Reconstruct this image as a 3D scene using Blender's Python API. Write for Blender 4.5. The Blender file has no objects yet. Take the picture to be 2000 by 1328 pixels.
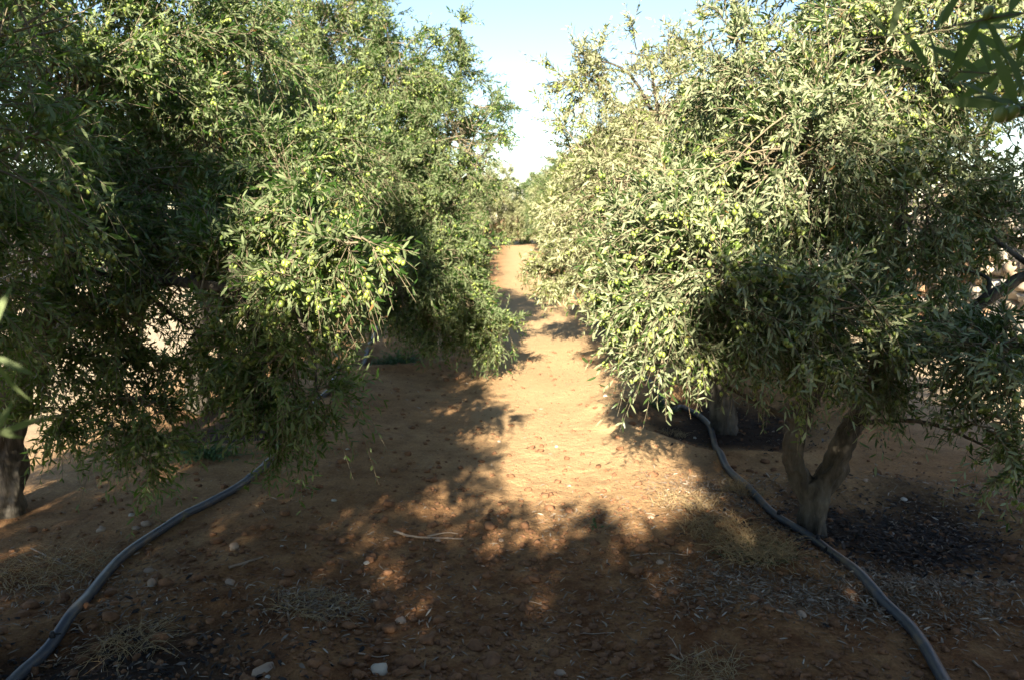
import bpy, math, random
import numpy as np
from mathutils import Vector, Matrix

# ------------------------------------------------------------------ camera
PITCH = math.radians(9.0); CAMH = 1.6; FPX = 1540.0; W0, H0 = 2000.0, 1328.0
sc = bpy.context.scene
COL = sc.collection
cam_d = bpy.data.cameras.new('camera'); cam = bpy.data.objects.new('camera', cam_d); COL.objects.link(cam)
cam.location = (0, 0, CAMH); cam.rotation_euler = (math.pi/2 - PITCH, 0, 0)
cam_d.sensor_width = 36.0; cam_d.lens = 36.0*FPX/W0
cam_d.clip_start = 0.05; cam_d.clip_end = 2000
cam_d.dof.use_dof = True; cam_d.dof.focus_distance = 2.5; cam_d.dof.aperture_fstop = 5.6
sc.camera = cam
# ------------------------------------------------------------------ sky + sun
SUN_EL = math.radians(24.5); SUN_HEAD = math.radians(9.0)
w = bpy.data.worlds.new('World'); sc.world = w; w.use_nodes = True
nt = w.node_tree; bg = nt.nodes['Background']
sky = nt.nodes.new('ShaderNodeTexSky'); sky.sky_type = 'NISHITA'; sky.sun_disc = False
sky.sun_elevation = SUN_EL; sky.sun_rotation = math.pi + SUN_HEAD
sky.air_density = 1.0; sky.dust_density = .1; sky.ozone_density = 1.0
nt.links.new(sky.outputs[0], bg.inputs[0]); bg.inputs[1].default_value = 0.05
sl = bpy.data.lights.new('sun', 'SUN'); sl.energy = 5.0; sl.angle = math.radians(0.55); sl.color = (1.0, 0.88, 0.68)
so = bpy.data.objects.new('sun', sl); COL.objects.link(so)
ldir = Vector((math.sin(SUN_HEAD)*math.cos(SUN_EL), math.cos(SUN_HEAD)*math.cos(SUN_EL), -math.sin(SUN_EL)))
so.rotation_euler = ldir.to_track_quat('-Z', 'Y').to_euler(); so.location = (-3, -20, 12)
sc.view_settings.view_transform = 'Standard'; sc.view_settings.look = 'None'
sc.view_settings.exposure = 2.28; sc.view_settings.gamma = 1.0
sc.render.engine = 'CYCLES'
sc.cycles.max_bounces = 8; sc.cycles.transparent_max_bounces = 4

# ------------------------------------------------------------------ helpers
SP, CP = math.sin(PITCH), math.cos(PITCH)
def ray(px, py):
    u = (px-W0/2)/FPX; v = (H0/2-py)/FPX
    return np.array([u, CP+v*SP, -SP+v*CP])
def at(px, py, depth):
    d = ray(px, py); return np.array([0, 0, CAMH]) + d*(depth/d[1])
def gp(px, py, z=0.0):
    d = ray(px, py); return np.array([0, 0, CAMH]) + d*((z-CAMH)/d[2])
def project(P):
    P = np.asarray(P, float); y = P[..., 1]; z = P[..., 2]-CAMH
    fwd = y*CP - z*SP; up = y*SP + z*CP
    return W0/2+FPX*P[..., 0]/fwd, H0/2-FPX*up/fwd, fwd
def norm(a): return a/np.maximum(np.linalg.norm(a, axis=-1, keepdims=True), 1e-9)

def tag(o, label=None, cat=None, group=None, kind=None):
    if label: o['label'] = label
    if cat: o['category'] = cat
    if group: o['group'] = group
    if kind: o['kind'] = kind
    return o
def empty(name, loc=(0, 0, 0)):
    o = bpy.data.objects.new(name, None); COL.objects.link(o); o.location = loc; o.empty_display_size = .2; return o
def mesh_obj(name, V, faces, mat, parent=None, smooth=False, attrs=None, loc=None):
    """faces: list of int arrays (n,3) / (n,4)"""
    me = bpy.data.meshes.new(name)
    V = np.ascontiguousarray(V, dtype=np.float32)
    me.vertices.add(len(V)); me.vertices.foreach_set('co', V.ravel())
    loops = np.concatenate([f.ravel() for f in faces]).astype(np.int32)
    tot = np.concatenate([np.full(len(f), f.shape[1]) for f in faces]).astype(np.int32)
    start = np.concatenate([[0], np.cumsum(tot)[:-1]]).astype(np.int32)
    me.loops.add(len(loops)); me.loops.foreach_set('vertex_index', loops)
    me.polygons.add(len(tot)); me.polygons.foreach_set('loop_start', start); me.polygons.foreach_set('loop_total', tot)
    me.update(calc_edges=True)
    if smooth: me.polygons.foreach_set('use_smooth', np.ones(len(tot), dtype=bool))
    for k, a in (attrs or {}).items():
        at_ = me.attributes.new(k, 'FLOAT', 'POINT'); at_.data.foreach_set('value', np.ascontiguousarray(a, dtype=np.float32))
    me.materials.append(mat)
    o = bpy.data.objects.new(name, me); COL.objects.link(o)
    if parent is not None: o.parent = parent
    if loc is not None: o.location = loc
    return o
def copy_tree(o, parent=None):
    c = o.copy(); COL.objects.link(c)
    if parent is not None: c.parent = parent
    for ch in [x for x in bpy.data.objects if x.parent == o]: copy_tree(ch, c)
    return c

# value noise
def _hash(ix, iy, iz, seed):
    h = (ix*374761393 + iy*668265263 + iz*2147483647 + seed*1274126177) & 0xFFFFFFFF
    h = ((h ^ (h >> 13))*1274126177) & 0xFFFFFFFF
    return ((h ^ (h >> 16)) & 0xFFFF)/65535.0
def vnoise(x, y, seed=0, z=None):
    x = np.asarray(x, float); y = np.asarray(y, float); z = np.zeros_like(x) if z is None else z
    ix = np.floor(x).astype(np.int64); iy = np.floor(y).astype(np.int64); iz = np.floor(z).astype(np.int64)
    fx, fy, fz = x-ix, y-iy, z-iz
    fx = fx*fx*(3-2*fx); fy = fy*fy*(3-2*fy); fz = fz*fz*(3-2*fz)
    r = 0
    for a in (0, 1):
        for b in (0, 1):
            for c in ((0, 1) if np.any(fz) else (0,)):
                wgt = (fx if a else 1-fx)*(fy if b else 1-fy)*(fz if c else 1-fz)
                r = r+wgt*_hash(ix+a, iy+b, iz+c, seed)
    return r*2-1
def fbm(x, y, seed, f, octs):
    r = 0; a = 1.0
    for i in range(octs): r = r+a*vnoise(x*f+i*7.3, y*f-i*3.1, seed+i); f *= 2.05; a *= .5
    return r

# ------------------------------------------------------------------ materials
def newmat(name):
    m = bpy.data.materials.new(name); m.use_nodes = True; nt = m.node_tree; nt.nodes.clear()
    out = nt.nodes.new('ShaderNodeOutputMaterial'); return m, nt, out
def N(nt, t, **kw):
    n = nt.nodes.new(t)
    for k, v in kw.items():
        if k.startswith('i_'):
            key = k[2:].replace('_', ' ')
            n.inputs[key].default_value = v
        else: setattr(n, k, v)
    return n
def ramp(nt, fac, stops):
    r = nt.nodes.new('ShaderNodeValToRGB'); el = r.color_ramp.elements
    while len(el) < len(stops): el.new(.5)
    for e, (p, c) in zip(el, stops): e.position = p; e.color = (c[0], c[1], c[2], 1) if len(c) == 3 else c
    nt.links.new(fac, r.inputs[0]); return r.outputs[0]
def mixc(nt, fac, a, b, mode='MIX'):
    m = nt.nodes.new('ShaderNodeMix'); m.data_type = 'RGBA'; m.blend_type = mode
    for i, v in ((0, fac), (6, a), (7, b)):
        if hasattr(v, 'links') or hasattr(v, 'is_linked'): nt.links.new(v, m.inputs[i])
        elif i == 0: m.inputs[0].default_value = v
        else: m.inputs[i].default_value = (v[0], v[1], v[2], 1)
    return m.outputs[2]

def leaf_mat(name, top, top2, under, gloss=.38, trans=.28, tcol=(.16, .20, .03)):
    m, nt, out = newmat(name)
    at_ = N(nt, 'ShaderNodeAttribute', attribute_name='var')
    c = ramp(nt, at_.outputs['Fac'], [(0, top), (.55, top2), (.93, tuple(x*1.35 for x in top2)), (.985, (.22, .17, .05)), (1, (.2, .11, .04))])
    u = ramp(nt, at_.outputs['Fac'], [(0, tuple(x*.8 for x in under)), (1, tuple(x*1.15 for x in under))])
    g = N(nt, 'ShaderNodeNewGeometry')
    col = mixc(nt, g.outputs['Backfacing'], c, u)
    rgh = N(nt, 'ShaderNodeMapRange'); rgh.inputs[3].default_value = gloss; rgh.inputs[4].default_value = .7
    nt.links.new(g.outputs['Backfacing'], rgh.inputs[0])
    b = N(nt, 'ShaderNodeBsdfPrincipled'); b.inputs['Specular IOR Level'].default_value = .32
    nt.links.new(col, b.inputs['Base Color']); nt.links.new(rgh.outputs[0], b.inputs['Roughness'])
    t = N(nt, 'ShaderNodeBsdfTranslucent'); t.inputs[0].default_value = (*tcol, 1)
    mx = N(nt, 'ShaderNodeMixShader'); mx.inputs[0].default_value = trans
    nt.links.new(b.outputs[0], mx.inputs[1]); nt.links.new(t.outputs[0], mx.inputs[2]); nt.links.new(mx.outputs[0], out.inputs[0])
    return m
M = {}
M['leaf'] = leaf_mat('olive_leaf', (.018, .042, .009), (.036, .080, .017), (.15, .19, .09), .38, .31, (.16, .29, .03))
M['leaf_mid'] = leaf_mat('olive_leaf_greyish', (.028, .055, .018), (.060, .098, .030), (.27, .31, .175), .35, .26, (.11, .20, .035))
M['leaf_silver'] = leaf_mat('olive_leaf_pale', (.065, .088, .026), (.12, .145, .05), (.34, .355, .20), .36, .28, (.17, .21, .03))
M['weed'] = leaf_mat('weed_leaf', (.045, .12, .05), (.065, .16, .07), (.08, .16, .08), .6)

def simple(name, stops, scale=8., rough=.8, bump=.3, bscale=40., aniso=None, spec=.3, dist=.01):
    m, nt, out = newmat(name)
    tc = N(nt, 'ShaderNodeTexCoord'); mp = N(nt, 'ShaderNodeMapping')
    if aniso: mp.inputs['Scale'].default_value = aniso
    nt.links.new(tc.outputs['Object'], mp.inputs[0])
    n = N(nt, 'ShaderNodeTexNoise'); n.inputs['Scale'].default_value = scale; n.inputs['Detail'].default_value = 6; n.inputs['Roughness'].default_value = .65
    nt.links.new(mp.outputs[0], n.inputs['Vector'])
    c = ramp(nt, n.outputs[0], stops)
    b = N(nt, 'ShaderNodeBsdfPrincipled'); b.inputs['Roughness'].default_value = rough; b.inputs['Specular IOR Level'].default_value = spec
    nt.links.new(c, b.inputs['Base Color'])
    n2 = N(nt, 'ShaderNodeTexNoise'); n2.inputs['Scale'].default_value = bscale; n2.inputs['Detail'].default_value = 8
    nt.links.new(mp.outputs[0], n2.inputs['Vector'])
    bp = N(nt, 'ShaderNodeBump'); bp.inputs['Strength'].default_value = bump; bp.inputs['Distance'].default_value = dist
    nt.links.new(n2.outputs[0], bp.inputs['Height']); nt.links.new(bp.outputs[0], b.inputs['Normal'])
    nt.links.new(b.outputs[0], out.inputs[0]); return m
M['bark'] = simple('olive_bark', [(.3, (.018, .016, .014)), (.47, (.075, .064, .05)), (.6, (.12, .105, .085)), (.75, (.21, .19, .155))], 9., .9, .9, 16., (1.6, 1.6, .5), dist=.025)
M['twig'] = simple('twig_bark', [(.3, (.13, .105, .07)), (.7, (.24, .20, .13))], 30., .8, .2)
M['pipe'] = simple('pipe_plastic', [(.3, (.035, .045, .062)), (.52, (.058, .066, .084)), (.68, (.15, .115, .085))], 9., .42, .15, 60., spec=.5, dist=.003)
M['black'] = simple('black_plastic', [(.3, (.012, .012, .015)), (.7, (.03, .03, .035))], 20., .5, .1)
M['stone'] = simple('field_stone', [(.3, (.26, .17, .12)), (.7, (.42, .33, .25))], 12., .9, .5, 30.)
M['pale_stone'] = simple('pale_stone', [(.3, (.34, .30, .25)), (.7, (.50, .46, .40))], 12., .9, .4, 30.)
M['clod'] = simple('soil_clod', [(.3, (.13, .065, .035)), (.7, (.24, .125, .065))], 20., .95, .8, 60.)
M['straw'] = simple('dry_straw', [(.3, (.24, .17, .09)), (.7, (.42, .32, .18))], 30., .8, .1)
M['wood'] = simple('dead_wood', [(.3, (.20, .13, .09)), (.7, (.42, .34, .26))], 14., .85, .4, 50., (1, 1, 1))
def attr_mat(name, stops, rough=.8):
    m, nt, out = newmat(name); a = N(nt, 'ShaderNodeAttribute', attribute_name='var')
    b = N(nt, 'ShaderNodeBsdfPrincipled'); b.inputs['Roughness'].default_value = rough; b.inputs['Specular IOR Level'].default_value = .3
    nt.links.new(ramp(nt, a.outputs['Fac'], stops), b.inputs['Base Color']); nt.links.new(b.outputs[0], out.inputs[0]); return m
M['litter'] = attr_mat('dry_leaf_litter', [(0, (.10, .06, .035)), (.45, (.17, .12, .08)), (.85, (.27, .22, .17)), (1, (.42, .37, .31))])
M['mulch'] = attr_mat('dark_mulch', [(0, (.010, .009, .010)), (.7, (.035, .028, .026)), (.93, (.07, .05, .04)), (1, (.22, .2, .18))])
def olive_mat():
    m, nt, out = newmat('green_olive'); oi = N(nt, 'ShaderNodeTexCoord')
    n = N(nt, 'ShaderNodeTexNoise'); n.inputs['Scale'].default_value = 6; nt.links.new(oi.outputs['Object'], n.inputs[0])
    b = N(nt, 'ShaderNodeBsdfPrincipled'); b.inputs['Roughness'].default_value = .35
    nt.links.new(ramp(nt, n.outputs[0], [(.3, (.13, .19, .04)), (.7, (.25, .30, .07))]), b.inputs['Base Color'])
    b.inputs['Subsurface Weight'].default_value = .0
    nt.links.new(b.outputs[0], out.inputs[0]); return m
M['olive'] = olive_mat()
def wall_mat():
    m, nt, out = newmat('wall_stone'); a = N(nt, 'ShaderNodeAttribute', attribute_name='var')
    tc = N(nt, 'ShaderNodeTexCoord'); n = N(nt, 'ShaderNodeTexNoise'); n.inputs['Scale'].default_value = 9; n.inputs['Detail'].default_value = 6
    nt.links.new(tc.outputs['Object'], n.inputs[0])
    c1 = ramp(nt, a.outputs['Fac'], [(0, (.34, .19, .10)), (.2, (.45, .35, .25)), (.5, (.46, .42, .36)), (1, (.58, .56, .52))])
    c2 = ramp(nt, n.outputs[0], [(.3, (.62, .58, .55)), (.65, (1, 1, 1))])
    b = N(nt, 'ShaderNodeBsdfPrincipled'); b.inputs['Roughness'].default_value = .95
    nt.links.new(mixc(nt, 1.0, c1, c2, 'MULTIPLY'), b.inputs['Base Color'])
    bp = N(nt, 'ShaderNodeBump'); bp.inputs['Strength'].default_value = .6; bp.inputs['Distance'].default_value = .02
    nt.links.new(n.outputs[0], bp.inputs['Height']); nt.links.new(bp.outputs[0], b.inputs['Normal'])
    nt.links.new(b.outputs[0], out.inputs[0]); return m
M['wall'] = wall_mat()

# ------------------------------------------------------------------ tree positions
TR = {k: gp(*v)[:2] for k, v in dict(R1=(1586, 1022), R2=(1415, 818), L1=(8, 1000), L2=(388, 800), L3=(642, 668)).items()}
TR['L0'] = gp(-70, 1290)[:2]
TR['R3'] = np.array([1.85, 9.3])
print({k: tuple(np.round(v, 2)) for k, v in TR.items()})
BAS = [(TR['R1'][0]+.42, TR['R1'][1]-.05, .62, .07), (TR['R2'][0]-.0, TR['R2'][1]-.0, .7, .10), (TR['L3'][0]+.9, TR['L3'][1]-1.35, .62, .12),
       (TR['L2'][0]+.55, TR['L2'][1]-.45, .6, .07), (-1.35, 2.45, .5, .05)]
def height(x, y):
    x = np.asarray(x, float); y = np.asarray(y, float)
    near = np.exp(-((np.abs(x)-0)/9.)**4)
    h = .035*fbm(x, y, 3, .55, 3)*near
    # ridge of soil along each row, slight hollow of the aisle
    h = h + .05*np.exp(-((x-.95-.12*np.sin(y*.9))/.35)**2)*near + .05*np.exp(-((x+1.25+.12*np.sin(y*.8+1))/.4)**2)*near
    d = np.hypot(x, y-2.5)
    fine = np.clip(1.2-d/7., 0.12, 1)*near
    clods = np.maximum(fbm(x, y, 21, 6., 4), 0)
    rough = np.clip(.55+.9*vnoise(x*.9+4, y*.9, 61), .15, 1.4)
    h = h + .030*clods*fine*rough*np.clip(1.45-y/4.2, .12, 1) + 0.003*fbm(x, y, 41, 19., 3)*fine
    for bx, by, r, dp in BAS:
        q = np.hypot(x-bx, (y-by))/r*(1+.12*vnoise(x*3, y*3, 77))
        h = h - dp*np.exp(-q**4*.9) + dp*.55*np.exp(-((q-1.25)/.22)**2)
    return h
def on(px, py, dz=0.0):
    z = 0.0
    for _ in range(6):
        p = gp(px, py, z+dz); z = float(height(p[0], p[1]))
    p[2] = z+dz; return p

# ------------------------------------------------------------------ ground
def axis(lo, a, b, hi, step, g=1.09):
    c = list(np.arange(a, b, step)); s = step; v = c[-1]
    while v < hi: s *= g; v += s; c.append(v)
    s = step; v = a; pre = []
    while v > lo: s *= g; v -= s; pre.append(v)
    return np.array(pre[::-1]+c)
def ground():
    xs = axis(-420, -2.6, 2.6, 420, .017, 1.05); ys = axis(-300, 2.2, 6.2, 600, .017, 1.045)
    X, Y = np.meshgrid(xs, ys); Z = height(X, Y)
    V = np.stack([X, Y, Z], -1).reshape(-1, 3); nx = len(xs); ny = len(ys)
    i = (np.arange(ny-1)[:, None]*nx+np.arange(nx-1)[None]).ravel()
    F = np.stack([i, i+1, i+nx+1, i+nx], -1)
    wet = np.zeros(len(V)); x, y = V[:, 0], V[:, 1]
    for bx, by, r, dp in BAS:
        q = np.hypot(x-bx, y-by)/(r*1.0)+.35*fbm(x, y, 91, 3., 3)
        wet = np.maximum(wet, np.clip((1.15-q)/.7, 0, 1)**.8*(1 if dp < .11 else .8))
    m, nt, out = newmat('red_soil')
    tc = N(nt, 'ShaderNodeTexCoord'); P = tc.outputs['Object']
    def noise(s, d=6, r=.6):
        n = N(nt, 'ShaderNodeTexNoise'); n.inputs['Scale'].default_value = s; n.inputs['Detail'].default_value = d; n.inputs['Roughness'].default_value = r
        nt.links.new(P, n.inputs['Vector']); return n.outputs[0]
    big = noise(.7, 4); mid = noise(5., 7, .7); fine = noise(70., 6, .7)
    c = ramp(nt, big, [(.3, (.295, .165, .078)), (.5, (.35, .208, .102)), (.7, (.405, .262, .138))])
    c = mixc(nt, 1., c, ramp(nt, mid, [(.28, (.55, .50, .48)), (.5, (.95, .95, .95)), (.72, (1.25, 1.25, 1.2))]), 'MULTIPLY')
    c = mixc(nt, 1., c, ramp(nt, fine, [(.3, (.68, .66, .64)), (.55, (1, 1, 1)), (.75, (1.35, 1.35, 1.35))]), 'MULTIPLY')
    # pale dusty crust, also painted to brighten the sunlit aisle; redder tilled soil nearest the photographer
    sx = N(nt, 'ShaderNodeSeparateXYZ'); nt.links.new(P, sx.inputs[0])
    mr = N(nt, 'ShaderNodeMapRange'); mr.inputs[1].default_value = 5.0; mr.inputs[2].default_value = 2.8; mr.interpolation_type = 'SMOOTHSTEP'
    nt.links.new(sx.outputs[1], mr.inputs[0])
    mm = N(nt, 'ShaderNodeMath', operation='MULTIPLY'); nt.links.new(mr.outputs[0], mm.inputs[0]); nt.links.new(ramp(nt, mid, [(.3, (1, 1, 1)), (.65, (.35, .35, .35))]), mm.inputs[1])
    c = mixc(nt, mm.outputs[0], c, mixc(nt, 1., c, (.56, .38, .30), 'MULTIPLY'))
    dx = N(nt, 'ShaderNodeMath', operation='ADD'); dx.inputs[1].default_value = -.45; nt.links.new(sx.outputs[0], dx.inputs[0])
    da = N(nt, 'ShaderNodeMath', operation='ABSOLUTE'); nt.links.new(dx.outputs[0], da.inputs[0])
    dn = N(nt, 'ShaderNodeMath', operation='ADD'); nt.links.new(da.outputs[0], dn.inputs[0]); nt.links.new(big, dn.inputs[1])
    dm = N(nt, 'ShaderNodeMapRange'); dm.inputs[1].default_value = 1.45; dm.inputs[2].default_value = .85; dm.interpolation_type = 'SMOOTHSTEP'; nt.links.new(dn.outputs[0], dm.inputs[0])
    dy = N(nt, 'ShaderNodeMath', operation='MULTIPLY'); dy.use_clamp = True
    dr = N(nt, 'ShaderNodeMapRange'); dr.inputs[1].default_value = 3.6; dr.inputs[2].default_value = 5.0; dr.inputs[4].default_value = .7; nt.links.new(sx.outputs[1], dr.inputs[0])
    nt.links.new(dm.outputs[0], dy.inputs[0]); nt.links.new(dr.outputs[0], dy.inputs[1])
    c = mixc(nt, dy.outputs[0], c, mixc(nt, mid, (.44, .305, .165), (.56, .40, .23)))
    # pale beaten ground beyond the rows
    ab = N(nt, 'ShaderNodeMath', operation='ABSOLUTE'); nt.links.new(sx.outputs[0], ab.inputs[0])
    ad = N(nt, 'ShaderNodeMath', operation='ADD'); nt.links.new(ab.outputs[0], ad.inputs[0]); nt.links.new(big, ad.inputs[1])
    pr = N(nt, 'ShaderNodeMapRange'); pr.inputs[1].default_value = 3.3; pr.inputs[2].default_value = 4.6; nt.links.new(ad.outputs[0], pr.inputs[0])
    c = mixc(nt, pr.outputs[0], c, mixc(nt, mid, (.40, .31, .21), (.52, .43, .31)))
    aw = N(nt, 'ShaderNodeAttribute', attribute_name='wet')
    c = mixc(nt, aw.outputs['Fac'], c, mixc(nt, fine, (.018, .013, .011), (.07, .045, .032)))
    # small pale grit
    vo = N(nt, 'ShaderNodeTexVoronoi'); vo.inputs['Scale'].default_value = 26; nt.links.new(P, vo.inputs['Vector'])
    g1 = ramp(nt, vo.outputs['Distance'], [(.07, (1, 1, 1)), (.11, (0, 0, 0))])
    sc_ = N(nt, 'ShaderNodeSeparateColor'); nt.links.new(vo.outputs['Color'], sc_.inputs[0])
    g2 = N(nt, 'ShaderNodeMath', operation='GREATER_THAN'); g2.inputs[1].default_value = .86; nt.links.new(sc_.outputs[0], g2.inputs[0])
    g3 = N(nt, 'ShaderNodeMath', operation='MULTIPLY'); nt.links.new(g1, g3.inputs[0]); nt.links.new(g2.outputs[0], g3.inputs[1])
    c = mixc(nt, g3.outputs[0], c, (.46, .38, .30))
    b = N(nt, 'ShaderNodeBsdfPrincipled'); b.inputs['Roughness'].default_value = .95; b.inputs['Specular IOR Level'].default_value = .15
    nt.links.new(c, b.inputs['Base Color'])
    bp = N(nt, 'ShaderNodeBump'); bp.inputs['Strength'].default_value = .8; bp.inputs['Distance'].default_value = .016; nt.links.new(fine, bp.inputs['Height'])
    bp2 = N(nt, 'ShaderNodeBump'); bp2.inputs['Strength'].default_value = .8; bp2.inputs['Distance'].default_value = .02; nt.links.new(noise(22., 5, .65), bp2.inputs['Height'])
    nt.links.new(bp.outputs[0], bp2.inputs['Normal']); nt.links.new(bp2.outputs[0], b.inputs['Normal'])
    nt.links.new(b.outputs[0], out.inputs[0])
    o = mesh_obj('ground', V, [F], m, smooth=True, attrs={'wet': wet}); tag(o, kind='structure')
ground()

# ------------------------------------------------------------------ dry-stone walls
def stone_wall(xw, y0, y1, hgt, facing, label, seed):
    rng = np.random.default_rng(seed); VV = []; FF = []; A = []; k = 0
    root = empty('stone_wall', (xw, y0, 0)); tag(root, label, 'wall')
    z = -.1
    base = np.array([[sx, sy, sz] for sx in (-1, 1) for sy in (-1, 1) for sz in (-1, 1)], float)
    # chunky stone = subdivided cube pushed toward a sphere
    n = 3; g = np.linspace(-1, 1, n+1); pts = {}; cv = []; cf = []
    def vid(p):
        key = tuple(np.round(p, 5))
        if key not in pts: pts[key] = len(cv); cv.append(p)
        return pts[key]
    for ax in range(3):
        for s in (-1, 1):
            for i in range(n):
                for j in range(n):
                    q = []
                    for (a, b) in ((0, 0), (1, 0), (1, 1), (0, 1)):
                        p = np.zeros(3); p[ax] = s; p[(ax+1) % 3] = g[i+a]; p[(ax+2) % 3] = g[j+b]; q.append(vid(p))
                    cf.append(q if s > 0 else q[::-1])
    cv = np.array(cv); cf = np.array(cf); L = np.linalg.norm(cv, axis=1, keepdims=True); cv = cv*(.68+.32*1.25/L)
    while z < hgt:
        ch = rng.uniform(.10, .20); y = y0
        while y < y1:
            w_ = rng.uniform(.12, .36); sz = np.array([rng.uniform(.17, .22), w_*.5, ch*.54])
            p = cv*(1+.12*rng.standard_normal((len(cv), 1)))*sz
            a = rng.normal(0, .08); p = p @ np.array([[1, 0, 0], [0, math.cos(a), math.sin(a)], [0, -math.sin(a), math.cos(a)]])
            p += [rng.normal(0, .02), y+w_/2-y0, z+ch/2+rng.normal(0, .012)]
            VV.append(p); FF.append(cf+k); A.append(np.full(len(cv), rng.random())); k += len(cv); y += w_*.97
        z += ch*.95
    mesh_obj('masonry', np.concatenate(VV), [np.concatenate(FF)], M['wall'], root, attrs={'var': np.concatenate(A)})
    return root
stone_wall(5.3, 2.5, 34, 1.75, -1, 'sunlit pale rubble stone wall seen through the leaves beyond the right olive row', 5)
stone_wall(-10.5, 8, 40, 1.5, 1, 'pale stone boundary wall glimpsed far beyond the left olive row', 6)

# ------------------------------------------------------------------ tubes
def tube(path, radii, sides=8, seed=0, rough=0.):
    P = np.asarray(path, float); n = len(P)
    T = norm(np.gradient(P, axis=0)); up = np.array([0, 1., .01]) if abs(T[0][2]) > .7 else np.array([0, 0, 1.])
    V = []; a = np.linspace(0, 2*np.pi, sides, endpoint=False)
    for i in range(n):
        u = norm(np.cross(T[i], up)); v = np.cross(T[i], u); up = -np.cross(T[i], u) if False else up
        rr = radii[i]*(1+rough*vnoise(np.cos(a)*2.6+i*.16, np.sin(a)*2.6+seed+i*.05, 5+seed)+rough*.35*vnoise(np.cos(a)*6+i*.3, np.sin(a)*6+seed, 9+seed))
        V.append(P[i]+np.outer(np.cos(a)*rr, u)+np.outer(np.sin(a)*rr, v))
    V = np.concatenate(V); F = []
    for i in range(n-1):
        j = np.arange(sides); F.append(np.stack([i*sides+j, i*sides+(j+1) % sides, (i+1)*sides+(j+1) % sides, (i+1)*sides+j], -1))
    F = np.concatenate(F)
    V = np.concatenate([V, P[:1], P[-1:]]); c0, c1 = len(V)-2, len(V)-1; j = np.arange(sides)
    T3 = np.concatenate([np.stack([np.full(sides, c0), (j+1) % sides, j], -1), np.stack([np.full(sides, c1), (n-1)*sides+j, (n-1)*sides+(j+1) % sides], -1)])
    return V, F, T3
def smooth_path(pts, n=16):
    P = np.asarray(pts, float); m = len(P)
    if m < 3: return np.array([P[0]+(P[-1]-P[0])*t for t in np.linspace(0, 1, n)])
    Q = np.concatenate([[2*P[0]-P[1]], P, [2*P[-1]-P[-2]]]); out = []
    for t in np.linspace(0, m-1-1e-6, n):
        i = int(t); f = t-i; p0, p1, p2, p3 = Q[i], Q[i+1], Q[i+2], Q[i+3]
        out.append(.5*((2*p1)+(-p0+p2)*f+(2*p0-5*p1+4*p2-p3)*f*f+(-p0+3*p1-3*p2+p3)*f**3))
    return np.array(out)
def merge(parts):
    V = []; Q = []; T = []; k = 0
    for v, q, t in parts:
        V.append(v); Q.append(q+k); T.append(t+k); k += len(v)
    return np.concatenate(V), [np.concatenate(Q), np.concatenate(T)]
def tubes_many(P, R, sides=3):
    """P (n,k,3) R (n,k) -> open thin tubes, vectorised"""
    n, k, _ = P.shape; T = norm(np.gradient(P, axis=1)); ref = np.where(np.abs(T[..., 2:3]) > .8, [1., 0, 0], [0, 0, 1.])
    u = norm(np.cross(T, ref)); v = np.cross(T, u); a = np.linspace(0, 2*np.pi, sides, endpoint=False)
    V = P[:, :, None]+R[:, :, None, None]*(np.cos(a)[None, None, :, None]*u[:, :, None]+np.sin(a)[None, None, :, None]*v[:, :, None])
    idx = np.arange(n*k*sides).reshape(n, k, sides)
    A = idx[:, :-1]; B = idx[:, 1:]
    F = np.stack([A, np.roll(A, -1, 2), np.roll(B, -1, 2), B], -1).reshape(-1, 4)
    return V.reshape(-1, 3), F

# ------------------------------------------------------------------ foliage
LS = np.array([0, .22, .22, .62, .62, 1.]); LW = np.array([.10, -.85, .85, -.95, .95, 0])
def leaves_mesh(base, d, wd, length, width, rng, bend=.16):
    """base (n,3), d = leaf direction, wd = width direction"""
    n = len(base); nrm = norm(np.cross(wd, d)); bnd = (bend*rng.uniform(-.4, 1.4, n)*length)[:, None]
    V = np.zeros((n, 6, 3), np.float32)
    for i in range(6):
        s = LS[i]; V[:, i] = base+d*(length*s)[:, None]+wd*(width*.5*LW[i])[:, None]-nrm*bnd*s*s+(nrm*(width*.18)[:, None] if i in (1, 2, 3, 4) else 0)
    k = np.arange(n)[:, None]*6
    # winding so that the face normal is +nrm (the leaf's upper side)
    T = np.concatenate([k+[0, 1, 2], k+[3, 5, 4]]); Q = k+[1, 3, 4, 2]
    return V.reshape(-1, 3), T.astype(np.int32), Q.astype(np.int32)
def ellipsoid(n=6, m=4):
    V = [(0, 0, 1)]; 
    for i in range(1, m):
        th = math.pi*i/m
        for j in range(n): V.append((math.sin(th)*math.cos(2*math.pi*j/n), math.sin(th)*math.sin(2*math.pi*j/n), math.cos(th)))
    V.append((0, 0, -1)); T = []; Q = []
    for j in range(n): T.append((0, 1+j, 1+(j+1) % n)); T.append((len(V)-1, 1+(m-2)*n+(j+1) % n, 1+(m-2)*n+j))
    for i in range(m-2):
        for j in range(n): a = 1+i*n; Q.append((a+j, a+n+j, a+n+(j+1) % n, a+(j+1) % n))
    return np.array(V, float), np.array(T), np.array(Q)
EV, ET, EQ = ellipsoid()
EV2, ET2, EQ2 = ellipsoid(10, 8)
def rand_dirs(n, rng): return norm(rng.standard_normal((n, 3)))

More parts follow.
